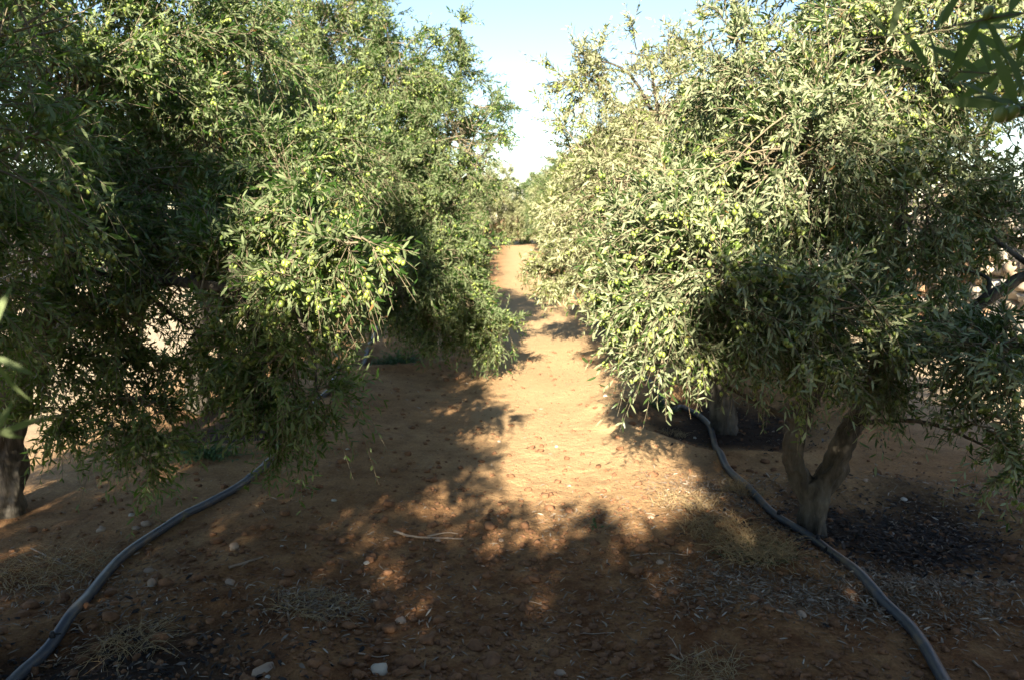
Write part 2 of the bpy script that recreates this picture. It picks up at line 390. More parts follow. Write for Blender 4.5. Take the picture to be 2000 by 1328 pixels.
def grow(lobes, rng, dens=1.0, leaf_len=.05, twig_leaves=14, droop=.10, spike=.22, olive_rate=.5, twig_len=.19, seed0=0.):
    """lobes: (x,y,z,rx,ry,rz[,density]) -> branch, twig, leaf and fruit arrays"""
    BP = []; TW0 = []; TWD = []
    for L in lobes:
        c = np.array(L[:3]); r = np.array(L[3:6]); dd = L[6] if len(L) > 6 else 1.
        nb = max(5, int(60*dens*dd*(r.prod()**(1/3)/.5)**1.7))
        D = rand_dirs(nb, rng); D[:, 2] += .08; D = norm(D)
        reach = rng.uniform(.72, 1.05, nb)+(rng.random(nb) < .16)*rng.uniform(0, spike/.7, nb)
        start = c+rng.normal(0, .22, (nb, 3))*r
        end = c+D*r*reach[:, None]
        t = np.linspace(0, 1, 5)[None, :, None]
        wob = rng.normal(0, .06, (nb, 1, 3))*np.sin(t*np.pi)*r.mean()
        P = start[:, None]+(end-start)[:, None]*t+wob; P[:, :, 2] -= (droop*r.mean()*(t[..., 0]**2))*rng.uniform(.2, 1.8, (nb, 1))
        BP.append(P)
        nt_ = 15
        tt = rng.uniform(.28, 1., (nb, nt_)); tt[:, 0] = 1; tt[:, 1] = .97
        f = tt*4; i0 = np.minimum(f.astype(int), 3); fr = (f-i0)[..., None]
        A = np.take_along_axis(P, i0[..., None].repeat(3, 2), 1); B = np.take_along_axis(P, (i0+1)[..., None].repeat(3, 2), 1)
        pos = A+(B-A)*fr; bd = norm(B-A)
        rd = rand_dirs(nb*nt_, rng).reshape(nb, nt_, 3)
        dr = norm(bd*.75+rd*.8+norm(pos-c)*.35+np.array([0, 0, -.12])); dr[:, :2] = norm(bd[:, :2]+rd[:, :2]*.25)
        TW0.append(pos.reshape(-1, 3)); TWD.append(dr.reshape(-1, 3))
    BP = np.concatenate(BP); T0 = np.concatenate(TW0); TD = np.concatenate(TWD)
    cl3 = vnoise(T0[:, 0]*3.1+seed0, T0[:, 1]*3.1, 17, T0[:, 2]*3.1+.37)+.5*vnoise(T0[:, 0]*7+seed0, T0[:, 1]*7, 18, T0[:, 2]*7+.37)
    keep = cl3 > rng.uniform(-.75, -.05, len(T0)); T0 = T0[keep]; TD = TD[keep]; n = len(T0)
    tl = twig_len*rng.uniform(.6, 1.35, n); tl *= np.where(rng.random(n) < .07, 1.2, 1.); sag = rng.uniform(0, .75, n)*tl*(rng.random(n) < .75)
    s = np.linspace(0, 1, 4)[None, :, None]
    TP = T0[:, None]+TD[:, None]*tl[:, None, None]*s; TP[:, :, 2] -= sag[:, None]*(s[..., 0]**2)
    # leaves in opposite pairs
    K = twig_leaves; pair = np.arange(K)//2; side = (np.arange(K) % 2)*2-1
    ss = (pair+.7)/(K//2+.3); ss = np.clip(ss[None]+rng.normal(0, .02, (n, K)), 0.02, 1)
    base = T0[:, None]+TD[:, None]*(tl[:, None]*ss)[..., None]; base[..., 2] -= sag[:, None]*ss*ss
    tan = TD[:, None]*np.ones((1, K, 1)); tan = tan.copy(); tan[..., 2] -= 2*(sag/tl)[:, None]*ss; tan = norm(tan)
    ref = norm(rand_dirs(n, rng)*.5+np.array([0, 0, 1.]))
    u = norm(np.cross(TD, ref)); v = np.cross(u, TD)
    ang = (pair % 2)*np.pi/2+.35
    lat = side[None, :, None]*(np.cos(ang)[None, :, None]*u[:, None]+np.sin(ang)[None, :, None]*v[:, None])+rng.normal(0, .22, (n, K, 3))
    al = rng.uniform(.5, 1.05, (n, K))[..., None]
    ld = norm(tan*np.cos(al)+norm(lat)*np.sin(al)+np.array([0, 0, .05]))
    wd = norm(np.cross(ld, tan)); roll = rng.normal(0, .75, (n, K))[..., None]
    nn = np.cross(wd, ld); wd = norm(wd*np.cos(roll)+nn*np.sin(roll))
    # mostly keep the upper side to the sky
    nn = np.cross(wd, ld); flip = (nn[..., 2] < -.1) & (rng.random((n, K)) < .55); wd = np.where(flip[..., None], -wd, wd)
    ln = leaf_len*rng.uniform(.5, 1.2, (n, K))*rng.uniform(.8, 1.2, (n, 1)); wdt = ln*rng.uniform(.17, .26, (n, K))*(rng.random((n, K)) > .07)
    V, T, Q = leaves_mesh(base.reshape(-1, 3), ld.reshape(-1, 3), wd.reshape(-1, 3), ln.ravel(), wdt.ravel(), rng)
    tone = np.clip(np.repeat(rng.normal(.45, .16, n), K)+rng.normal(0, .16, n*K), 0, .97); tone[rng.random(n*K) < .006] = 1
    var = np.repeat(tone, 6)
    # fruit hanging along the twigs
    m = int(n*olive_rate); fm = vnoise(T0[:, 0]*5+3, T0[:, 1]*5, 29, T0[:, 2]*5+.2); pw = np.clip(fm+.35, .02, 1)**2; pick = rng.choice(n, min(m, n//2), replace=False, p=pw/pw.sum()); cl = []
    cnt = rng.integers(1, 6, len(pick))
    for j in range(5):
        q = pick[cnt > j]; s_ = np.clip(.25+.5*_hash(q, q*0, q*0, 5)+rng.normal(0, .07, len(q)), .05, .95)
        p = T0[q]+TD[q]*(tl[q]*s_)[:, None]; p[:, 2] -= sag[q]*s_*s_+rng.uniform(.012, .024, len(q)); p[:, :2] += rng.normal(0, .010, (len(q), 2)); cl.append(p)
    O = np.concatenate(cl) if len(pick) else np.zeros((0, 3))
    return BP, TP, (V, T, Q, var), O
def olive_mesh(O, rng, r=.0080):
    n = len(O); a = r*rng.uniform(.8, 1.15, n); s = np.stack([a, a, a*1.35], -1)
    V = EV[None]*s[:, None]; tilt = rng.normal(0, .35, (n, 2)); V[..., 0] += V[..., 2]*tilt[:, :1]; V[..., 1] += V[..., 2]*tilt[:, 1:]
    V = V+O[:, None]; k = (np.arange(n)*len(EV))[:, None, None]
    return V.reshape(-1, 3), (ET[None]+k).reshape(-1, 3), (EQ[None]+k).reshape(-1, 4)
olive_me = None
def single_olive(p, parent, origin, rng):
    global olive_me
    if olive_me is None:
        o = mesh_obj('olive', EV2*[.009, .009, .0122], [EQ2, ET2], M['olive'], smooth=True); olive_me = o.data
    else: o = bpy.data.objects.new('olive', olive_me); COL.objects.link(o)
    o.parent = parent; o.location = Vector(p)-Vector(origin); s = rng.uniform(.82, 1.15); o.scale = (s, s, s); o.rotation_euler = (rng.normal(0, .3), rng.normal(0, .3), 0)

def olive_tree(base, limbs, lobes, label, seed, group=None, mat='leaf', dens=1., leaf_len=.044, twig_leaves=16, olives=.5,
               droop=.10, singles=0, remesh=False, spike=.22, flare=1.3, name='olive_tree', extra=None):
    """limbs: list of (path points, radii) in world space; lobes in world space"""
    rng = np.random.default_rng(seed); bz = float(height(base[0], base[1])); org = np.array([base[0], base[1], bz])
    root = empty(name, org); tag(root, label, 'olive tree', group)
    parts = []
    for i, (pts, rr) in enumerate(limbs):
        P = smooth_path(pts, 9*len(pts)); R = np.interp(np.linspace(0, 1, len(P)), np.linspace(0, 1, len(rr)), rr)
        if i == 0:
            t = np.linspace(0, 1, len(P)); R = R*(1+(flare-1)*np.exp(-t*9))
        P = P+rng.normal(0, .003, P.shape); parts.append(tube(P-org, R, 28 if i < 4 else 8, seed+i, .34))
    tops = [np.asarray(pts[-1]) for pts, _ in limbs]; mids = [smooth_path(p, 12) for p, _ in limbs]
    allp = np.concatenate([m_[4:] for m_ in mids])
    # limbs from the nearest framework point to each lobe
    for L in lobes:
        c = np.array(L[:3]); d = np.linalg.norm(allp-c, axis=1)+np.maximum(allp[:, 2]-c[2], 0)*1.5; s = allp[d.argmin()]
        mid = (s+c)/2+rng.normal(0, .06, 3)+[0, 0, .08]
        P = smooth_path([s, mid, c], 10); parts.append(tube(P-org, np.linspace(.017, .006, 10), 7, seed, .15))
    V, F = merge(parts)
    tr = mesh_obj('trunk', V, F, M['bark'], root, smooth=True)
    if remesh:
        md = tr.modifiers.new('Remesh', 'REMESH'); md.mode = 'VOXEL'; md.voxel_size = .0075; md.use_smooth_shade = True
        ms = tr.modifiers.new('Smooth', 'SMOOTH'); ms.factor = .6; ms.iterations = 2
    BP, TP, (LV, LT, LQ, var), O = grow(lobes, rng, dens, leaf_len, twig_leaves, droop, spike, olives)
    if extra is not None:
        eb, et, (ev, eT, eQ, evar), eO = extra(rng)
        k = len(LV); LV = np.concatenate([LV, ev]); LT = np.concatenate([LT, eT+k]); LQ = np.concatenate([LQ, eQ+k]); var = np.concatenate([var, evar]); O = np.concatenate([O, eO])
        TP = np.concatenate([TP, et]) if len(et) else TP
    k5 = np.linspace(1, 0, 5)[None]; bv, bf = tubes_many(BP, (.0018+.0032*k5)*np.ones((len(BP), 1)), 4)
    tv, tf = tubes_many(TP, (.0009+.0011*np.linspace(1, 0, TP.shape[1])[None])*np.ones((len(TP), 1)), 3)
    mesh_obj('branches', np.concatenate([bv, tv])-org, [np.concatenate([bf, tf+len(bv)])], M['twig'], root)
    mesh_obj('crown', LV-org, [LQ, LT], M[mat], root, attrs={'var': var})
    if len(O):
        if singles:
            px, py, dp = project(O); vis = (px > 5) & (px < 1995) & (py > 5) & (py < 1320) & (dp > .2)
            cc = np.array([L[:3] for L in lobes]).mean(0); front = O[:, 1] < cc[1]
            key = np.where(vis, dp, 1e3); order = np.argsort(key)[:singles]; order = order[key[order] < 1e3]
            for i in order: single_olive(O[i], root, org, rng)
            O = np.delete(O, order, 0)
        if len(O):
            ov, ot, oq = olive_mesh(O, rng); tag(mesh_obj('olives', ov-org, [oq, ot], M['olive'], root, smooth=True), kind='stuff')
    return root
def lobe(px, py, depth, r, dens=1., sq=(1, 1, 1)):
    r = r*.86-.03
    c = at(px, py, depth); return (*c, r*sq[0], r*sq[1], r*sq[2], dens)
def P3(px, py, d): return at(px, py, d)

# ---- right row, nearest in frame
b = TR['R1']; d1 = b[1]
def gz(b): return float(height(b[0], b[1]))
limbs = [([(b[0], b[1], gz(b)-.08), at(1588, 985, d1), at(1592, 940, d1)], [.072, .070, .078]),
         ([at(1580, 975, d1), at(1562, 930, d1), at(1549, 890, d1), at(1556, 840, d1), at(1585, 775, d1+.05), at(1650, 560, d1+.1), at(1640, 300, d1+.1)], [.052, .05, .05, .048, .042, .034, .02]),
         ([at(1600, 970, d1), at(1628, 915, d1-.02), at(1660, 840, d1-.03), at(1708, 745, d1), at(1750, 560, d1+.1), at(1762, 250, d1+.15), at(1740, 60, d1+.2)], [.058, .06, .054, .045, .036, .028, .016]),
         ([at(1708, 750, d1), at(1770, 705, d1), at(1845, 665, d1-.1), at(1905, 600, d1-.2), at(2010, 535, d1-.3), at(2150, 430, d1-.4)], [.036, .034, .034, .032, .03, .02])]
lobes = [lobe(1385, 530, 3.3, .46), lobe(1300, 680, 3.35, .22), lobe(1275, 590, 3.4, .24), lobe(1310, 410, 3.6, .3), lobe(1560, 300, 3.5, .5),
         lobe(1490, 140, 3.9, .44), lobe(1720, 130, 3.6, .5), lobe(1780, 360, 3.7, .42), lobe(1590, 600, 3.25, .38), lobe(1760, 640, 3.6, .30),
         lobe(1600, 470, 4.2, .5), lobe(1900, 160, 4.2, .45, .8), lobe(1650, -90, 4.0, .55), lobe(1480, 640, 3.6, .25), lobe(1960, 690, 3.0, .23, 1.5), lobe(1950, 830, 3.0, .20, 1.6), lobe(1990, 750, 3.2, .22, 1.4), lobe(1985, 900, 3.05, .12, 1.4),
         lobe(1940, 450, 4.0, .32, .9), lobe(1890, 370, 4.1, .26, .8), lobe(1970, 340, 4.3, .25, .6), lobe(1850, 520, 3.9, .2, .8), lobe(1420, 330, 4.4, .5), lobe(1700, 700, 3.5, .22), lobe(2060, 760, 3.1, .3), lobe(1840, 20, 4.0, .5), lobe(1250, 480, 3.45, .26)]
olive_tree(b, limbs, lobes, 'large olive tree with forked grey trunk beside the right pipe, sun on its left side', 11, 'olive trees in two rows', mat='leaf_mid',
           dens=1.25, singles=100, remesh=True, olives=.5)
# ---- right row, second
b = TR['R2']; d2 = b[1]
limbs = [([(b[0], b[1], gz(b)-.1), at(1410, 770, d2), at(1402, 700, d2), at(1390, 600, d2)], [.085, .08, .075, .06]),
         ([at(1402, 690, d2), at(1370, 520, d2), at(1330, 380, d2-.1), at(1290, 250, d2-.1)], [.055, .045, .03, .015]),
         ([at(1400, 690, d2), at(1450, 500, d2), at(1480, 300, d2+.1), at(1450, 100, d2)], [.055, .045, .03, .015])]
lobes = [lobe(1210, 340, 5.5, .52, .9), lobe(1170, 430, 5.5, .42), lobe(1290, 210, 5.8, .48, .65), lobe(1390, 90, 6.1, .45, .45), lobe(1300, 450, 5.7, .5), lobe(1250, 560, 5.6, .4), lobe(1450, 560, 6, .6),
         lobe(1450, 300, 6.4, .7), lobe(1620, 300, 6.6, .7), lobe(1150, 170, 5.9, .4, .6), lobe(1120, 110, 5.9, .2, .5), lobe(1250, 110, 5.9, .28, .35), lobe(1750, 300, 7, .6, .7), lobe(1560, 620, 6.6, .55), lobe(1400, 650, 6., .3), lobe(1130, 290, 5.8, .3, .7)]
olive_tree(b, limbs, lobes, 'silvery olive tree with straight pale trunk, second in the right row, behind the forked one', 12, 'olive trees in two rows',
           mat='leaf_silver', dens=.9, spike=.5, olives=.3, remesh=True)
# ---- right row, third
b = TR['R3']; d3 = b[1]
limbs = [([(b[0], b[1], -.1), (b[0]-.05, b[1], .8), (b[0]-.2, b[1]-.1, 1.7)], [.08, .07, .04])]
lobes = [lobe(1130, 490, 8.6, .5), lobe(1160, 400, 8.9, .65), lobe(1090, 400, 9.4, .4), lobe(1065, 525, 9., .2), lobe(1200, 520, 8.4, .55), lobe(1230, 340, 9.2, .7), lobe(1300, 460, 9.3, .8), lobe(1080, 540, 8.8, .25), lobe(1330, 250, 9.3, .8), lobe(1190, 590, 8.5, .3), lobe(1400, 420, 9.5, .8)]
olive_tree(b, limbs, lobes, 'pale olive tree third in the right row, low crown edge over the path', 13, 'olive trees in two rows', mat='leaf_silver', dens=.6, olives=.25, leaf_len=.07)

# ---- left row, nearest fully in frame
b = TR['L1']; e1 = b[1]
limbs = [([(b[0], b[1], gz(b)-.1), at(14, 930, e1), at(5, 860, e1), at(40, 700, e1), at(120, 500, e1)], [.10, .095, .09, .075, .05]),
         ([at(8, 850, e1), at(-60, 600, e1), at(-80, 300, e1)], [.07, .055, .03]),
         ([at(30, 740, e1), at(120, 620, e1+.1), at(140, 290, e1), at(170, 130, e1)], [.05, .05, .038, .02]),
         ([at(40, 700, e1), at(250, 560, e1-.3), at(430, 560, e1-.8), at(560, 560, 3.2)], [.04, .03, .02, .01])]
lobes = [lobe(120, 170, 3.6, .5), lobe(310, 110, 4.1, .46), lobe(110, 430, 3.5, .5), lobe(310, 380, 3.9, .45), lobe(80, 640, 3.5, .34), lobe(230, 620, 3.6, .34), lobe(260, 780, 3.5, .24),
         lobe(290, 870, 3.5, .17), lobe(470, 90, 4.6, .45), lobe(120, 800, 3.5, .15, .6), lobe(60, -60, 3.8, .5), lobe(320, 560, 4.0, .3), lobe(250, 260, 4.6, .5), lobe(30, 300, 4.4, .45, .7), lobe(300, -40, 4.2, .4),
         lobe(560, 700, 3.3, .29), lobe(530, 840, 3.35, .19), lobe(480, 560, 3.3, .34), lobe(600, 520, 3.1, .26), lobe(600, 420, 3.4, .27), lobe(620, 770, 3.3, .17), lobe(440, 690, 3.4, .18), lobe(690, 470, 2.9, .12), lobe(440, 440, 3.8, .36), lobe(530, 330, 3.9, .32), lobe(420, 270, 4.1, .36), lobe(640, 300, 4.3, .28), lobe(380, 650, 3.9, .2, .6)]
olive_tree(b, limbs, lobes, 'dark drooping olive tree at left, one sunlit fruit-laden branch reaching right', 21, 'olive trees in two rows', dens=1.2, singles=100, olives=.75, remesh=True)
# ---- left row, second
b = TR['L2']; e2 = b[1]
limbs = [([(b[0], b[1], -.1), at(382, 740, e2), at(390, 660, e2), at(420, 560, e2)], [.085, .075, .07, .05]),
         ([at(390, 680, e2), at(470, 520, e2-.5), at(560, 480, e2-1.2)], [.05, .035, .02]),
         ([at(388, 670, e2), at(420, 400, e2), at(480, 150, e2)], [.055, .045, .025])]
lobes = [lobe(480, 320, 5.2, .55), lobe(580, 220, 5.6, .5), lobe(480, 130, 5.8, .5), lobe(330, 280, 6, .6), lobe(460, 430, 5.4, .5), lobe(620, 360, 5.4, .45), lobe(560, 560, 5.6, .5), lobe(480, 660, 5.8, .3), lobe(240, 400, 6.2, .5), lobe(650, 640, 5.6, .22), lobe(660, 480, 5.5, .35)]
olive_tree(b, limbs, lobes, 'left-row olive tree between the shaded nearest one and the tall sunlit one', 22, 'olive trees in two rows', dens=1.1, singles=100, olives=.85)
# ---- left row, third
b = TR['L3']; e3 = b[1]
limbs = [([(b[0], b[1], -.1), at(640, 610, e3), at(650, 540, e3)], [.10, .09, .07]),
         ([at(642, 600, e3), at(720, 400, e3-.5), at(760, 200, e3-.8)], [.06, .045, .025]),
         ([at(642, 600, e3), at(800, 480, e3-1), at(870, 420, e3-1.6)], [.06, .04, .02])]
lobes = [lobe(740, 330, 7.9, .9), lobe(890, 260, 8.1, .6), lobe(870, 420, 8., .66), lobe(800, 540, 7.6, .66), lobe(920, 590, 7.5, .4), lobe(700, 530, 8., .6), lobe(770, 150, 8.3, .75), lobe(880, 170, 8.5, .5, .8),
         lobe(640, 60, 8.4, .9), lobe(850, 630, 7.5, .32), lobe(930, 340, 8.2, .36), lobe(640, 250, 8.4, .9), lobe(940, 210, 8.6, .36, .7), lobe(740, 600, 7.8, .36), lobe(972, 640, 7.4, .3), lobe(930, 640, 7.5, .28), lobe(690, 20, 8.6, .5, .7),
         lobe(860, 520, 7.6, .5), lobe(890, 60, 8.5, .22, .6), lobe(970, 270, 8.4, .24, .6), lobe(890, 480, 7.8, .36)]
olive_tree(b, limbs, lobes, 'tall sunlit olive tree in the left row whose low crown hangs over the path', 23, 'olive trees in two rows', dens=.85, olives=1.0, leaf_len=.055, singles=60)

# ---- the near trees whose twigs enter the frame
def near_twigs(specs):
    """specs: list of (pixel path with depth, leaf list (t, angle deg in view, length m, tilt), olive list)"""
    def f(rng):
        TPs = []; B = []; D = []; Wd = []; Ln = []; O = []
        for path, lv, ol in specs:
            Pp = smooth_path([at(*p) for p in path], 8); TPs.append(Pp)
            for (t, ang, ln, tilt) in lv:
                p = np.array([np.interp(t*7, range(8), Pp[:, k]) for k in range(3)])
                a = math.radians(ang); d = norm(np.array([math.cos(a), tilt, math.sin(a)])); wv = norm(np.cross(d, norm(np.array([rng.normal(0, .35), -1, .5+rng.normal(0, .4)]))))
                B.append(p); D.append(d); Wd.append(wv); Ln.append(ln)
            for (px, py, dp) in ol: O.append(at(px, py, dp))
        B, D, Wd, Ln = map(np.array, (B, D, Wd, Ln))
        V, T, Q = leaves_mesh(B, D, Wd, Ln, Ln*.165, rng, .2)
        TPn = np.array([smooth_path(p, 4) for p in TPs])
        return None, TPn, (V, T, Q, np.repeat(rng.uniform(.1, .6, len(B)), 6)), (np.array(O) if O else np.zeros((0, 3)))
    return f
tw = [
 ([(2120, 10, 1.170), (1990, 28, 1.170), (1880, 45, 1.170), (1770, 70, 1.170), (1680, 78, 1.170)],
  [(.97, 185, 0.027, .2), (.86, 120, 0.048, -.2), (.84, 75, 0.069, .1), (.62, 60, 0.062, .1), (.60, 70, 0.062, -.3), (.42, 248, 0.094, .1), (.40, 300, 0.075, -.2), (.30, 60, 0.088, .2), (.22, 190, 0.088, .1), (.2, 265, 0.075, .2), (.1, 230, 0.100, -.1), (.12, 80, 0.075, .1)], [(1930, 25, 1.170)]),
 ([(2120, 170, 1.235), (2000, 150, 1.235), (1900, 142, 1.235), (1800, 138, 1.235)],
  [(.98, 160, 0.062, .1), (.96, 125, 0.075, -.2), (.9, 100, 0.069, .2), (.8, 80, 0.062, -.1), (.62, 150, 0.094, .1), (.55, 100, 0.075, .3), (.5, 215, 0.075, -.1), (.35, 240, 0.088, .1), (.3, 70, 0.088, .1), (.2, 120, 0.088, .1), (.45, 35, 0.062, .2)], []),
 ([(2120, 230, 1.105), (2030, 215, 1.105), (1960, 208, 1.105)],
  [(.99, 175, 0.094, .1), (.95, 145, 0.088, .2), (.8, 120, 0.088, -.1), (.7, 100, 0.100, .1), (.6, 160, 0.100, .2), (.5, 190, 0.062, .1)], [(1955, 225, 1.105), (1975, 222, 1.105), (1993, 216, 1.118)]),
 ([(2080, -60, 1.300), (1990, 60, 1.300), (1960, 130, 1.300)],
  [(.95, 200, 0.088, .1), (.9, 250, 0.075, .1), (.8, 150, 0.088, .1), (.7, 210, 0.094, .2), (.6, 300, 0.075, .1), (.5, 170, 0.100, .1), (.98, 290, 0.075, .1)], []),
]
bR0 = np.array([2.35, 1.0])
limbs = [([(bR0[0], bR0[1], -.1), (2.3, 1.0, .6), (2.2, .95, 1.2)], [.1, .09, .08]), ([(2.2, .95, 1.15), (1.7, 1.05, 1.8), (1.2, 1.15, 2.0), (.87, 1.17, 2.1)], [.05, .03, .012, .005]), ([(2.2, .95, 1.15), (2.3, .6, 2.0), (2.2, .4, 2.8)], [.06, .04, .02])]
lobes = [(1.75, .35, 2.5, .5, .5, .5), (2.3, .9, 2.4, .55, .55, .6), (2.6, .3, 1.8, .6, .6, .5), (2.2, -.2, 3.0, .6, .6, .5), (1.6, -.3, 2.0, .5, .5, .45), (2.75, 1.1, 2.2, .4, .45, .4), (1.45, .1, 3.0, .4, .4, .35), (1.5, .65, 2.2, .42, .4, .42), (1.9, .9, 2.0, .4, .4, .4), (1.35, .2, 1.7, .35, .35, .3), (.6, .2, 2.58, .28, .22, .22, 1.2), (1.1, .2, 2.78, .36, .3, .3, 1.3), (1.5, .1, 2.95, .4, .35, .35), (1.0, -.1, 3.12, .3, .3, .25), (.75, .15, 2.36, .3, .2, .22, 1.6), (.62, -.35, 2.6, .3, .25, .3, 1.5), (.95, -.1, 2.3, .3, .3, .3), (1.1, -.8, 2.0, .4, .4, .4), (.58, -.3, 1.98, .32, .3, .22, 1.5), (.9, -.1, 1.95, .3, .3, .25, 1.5), (1.25, .25, 2.05, .3, .3, .3, 1.3), (1.75, .2, 3.5, .5, .45, .45), (2.3, 0, 3.6, .5, .5, .45), (1.35, 0, 3.15, .35, .35, .3), (2.5, .7, 3.1, .5, .5, .45)]  # several out-of-view lobes are added to shade the twigs, right crown and path
olive_tree(bR0, limbs, lobes, 'near olive tree whose dark twigs and large leaves hang into the top right corner', 31, 'olive trees in two rows', dens=1., extra=near_twigs(tw), olives=.3, singles=5)
tw = [([(-160, 760, .75), (-60, 800, .75), (-5, 850, .75)], [(.98, 20, .045, .1), (.95, 60, .035, .1), (.9, 340, .03, .1), (.85, 95, .05, .1), (.6, 80, .05, .1)], []),
      ([(-120, 600, .7), (-50, 640, .7), (-10, 700, .7)], [(.98, 290, .05, .1), (.95, 330, .04, .1), (.8, 70, .06, .1)], [])]
bL0 = TR['L0']
limbs = [([(bL0[0], bL0[1], -.1), (bL0[0]-.05, bL0[1]-.05, .6), (bL0[0]-.25, bL0[1]-.1, 1.3)], [.10, .085, .075]), ([(bL0[0]-.25, bL0[1]-.1, 1.25), (bL0[0]-.2, bL0[1]-.4, 2.1), (bL0[0], bL0[1]-.5, 2.9)], [.06, .045, .02]),
         ([(bL0[0]-.2, bL0[1]-.1, 1.2), (bL0[0]-.7, bL0[1], 1.9), (bL0[0]-1.0, bL0[1]+.1, 2.6)], [.05, .035, .02]), ([(bL0[0]-.25, bL0[1]-.1, 1.25), (bL0[0]+.2, bL0[1]-.9, 1.5), (-.62, .9, 1.45)], [.035, .015, .003])]
lobes = [lobe(20, 60, 2.6, .36), lobe(-120, 250, 2.4, .5), lobe(-140, 520, 2.5, .4), (-2.0, 1.6, 2.4, .6, .6, .6), (-2.2, .9, 2.1, .6, .6, .5), (-2.1, 1.3, 2.7, .5, .5, .4), (-1.5, 1.05, 1.9, .4, .4, .36), (-1.1, .5, 2.0, .3, .28, .26, 1.5), (-1.6, 0, 2.5, .45, .45, .4), (-3.15, 1.5, 1.7, .45, .45, .4), (-2.7, .3, 3.5, .5, .5, .4), (-2.75, .9, 3.75, .45, .45, .35), (-2.2, .2, 3.2, .45, .45, .4), (-.75, -.1, 1.72, .3, .3, .25), (-.45, -.3, 1.9, .25, .25, .2), (-2.9, 2.3, 2.3, .6, .6, .6), (-2.8, 1.3, 2.8, .5, .5, .4), (-3.0, 2.2, 1.35, .4, .4, .4), (-2.5, 2.3, 1.7, .35, .4, .35)]  # some unseen lobes are added to keep the left crown and path edge shaded
olive_tree(bL0, limbs, lobes, 'near olive tree at the left edge, blurred leaves and grey trunk in the bottom corner', 32, 'olive trees in two rows', dens=.85, extra=near_twigs(tw), olives=.4)

# ---- generic trees copied along the rows
def generic(seed, label, base, mat):
    rng = np.random.default_rng(seed); h = 3.3
    b = np.array([0., 0., 0.]); lobes = []
    for i in range(11):
        a = i*2.4+rng.uniform(-.3, .3); z = 1.05+2.1*((i+.5)/11)**.9; rr = 1.1*math.sin(math.pi*min(max((z-.2)/3.4, .05), .95))**.7*rng.uniform(.75, 1.1)
        r = rng.uniform(.5, .68); lobes.append((rr*math.cos(a), rr*math.sin(a), z, r, r, r*.9))
    lobes.append((0, 0, 2.2, .8, .8, .9)); lobes.append((rng.uniform(-.3, .3), 0, 3.3, .4, .4, .5, .7))
    limbs = [([(0, 0, -.1), (.03, 0, .5), (0, .03, 1.)], [.09, .08, .07]), ([(0, 0, .9), (.3, .1, 1.6), (.4, .3, 2.4)], [.06, .04, .02]), ([(0, 0, .9), (-.3, -.2, 1.6), (-.5, -.2, 2.4)], [.06, .04, .02])]
    lobes = [(l[0]+0, l[1]+0, *l[2:]) for l in lobes]
    r = olive_tree(b, limbs, lobes, label, seed, 'olive trees in two rows', mat=mat, dens=.42, leaf_len=.085, twig_leaves=12, olives=.15)
    r.location = base; return r
rowR = [(1.95, 12.6), (1.8, 16.2), (2.0, 20.), (1.9, 24.), (2.0, 28.5), (1.9, 33.), (1.8, 38.)]
rowL = [(-2.3, 13.2), (-2.35, 16.6), (-2.3, 20.4), (-2.4, 25.), (-2.3, 29.5), (-2.4, 34.), (-2.3, 38.)]
words = ['fourth', 'fifth', 'sixth', 'seventh', 'eighth', 'ninth', 'last']
vs = [generic(s, 'x', (0, 0, 0), m_) for s, m_ in ((51, 'leaf_silver'), (52, 'leaf'), (53, 'leaf_silver'))]
k = 0; rr = random.Random(4); used = set()
def place(i, x, y, label, s=1., group='olive trees in two rows'):
    t = vs[i] if i not in used else copy_tree(vs[i]); used.add(i)
    t.location = (x, y, float(height(x, y))-.02); t.rotation_euler = (0, 0, rr.uniform(0, 6.28)); t.scale = (s, s, s*rr.uniform(.93, 1.07)); tag(t, label, 'olive tree', group); return t
for j, (x, y) in enumerate(rowR): place(rr.randrange(3), x, y, f'{words[j]} olive tree of the right row, counted from the forked trunk', .93)
for j, (x, y) in enumerate(rowL): place(rr.randrange(3), x, y, f'{words[j]} olive tree of the left row, counted from the dark nearest tree', .86)
for j, (x, y) in enumerate([(-1.3, 41), (1.5, 43.5), (-4.8, 44), (4.6, 42)]): place(rr.randrange(3), x, y, ['hazy distant olive tree closing the end of the path left of centre', 'hazy distant olive tree closing the end of the path right of centre', 'distant olive tree at the far end behind the left row', 'distant olive tree at the far end behind the right row'][j], 1.38, 'olive trees closing the far end').location.z -= .75
# behind the photographer, unseen: row trees, and extra ones added to shade the foreground
for j, (x, y, s) in enumerate([(1.75, -2.0, 1.), (-2.3, -1.6, 1.), (-.62, -3.65, 1.02), (-.45, -2.5, .82), (-1.7, -4.2, 1.0), (.65, -3.95, 1.0), (2.2, -5.2, 1.), (-2.3, -5.6, 1.)]):
    place((0, 1, 2, 0, 1, 2, 1, 0)[j], x, y, ['olive tree behind the photographer on the right', 'olive tree behind the photographer on the left', 'olive tree standing in the path behind the photographer', 'small olive tree added close behind the photographer to shade the foreground', 'olive tree added behind the photographer for shade, left of the one in the path', 'olive tree added behind the photographer for shade, right of the one in the path', 'olive tree further behind the photographer on the right', 'olive tree further behind the photographer on the left'][j], s, 'olive trees behind the photographer')

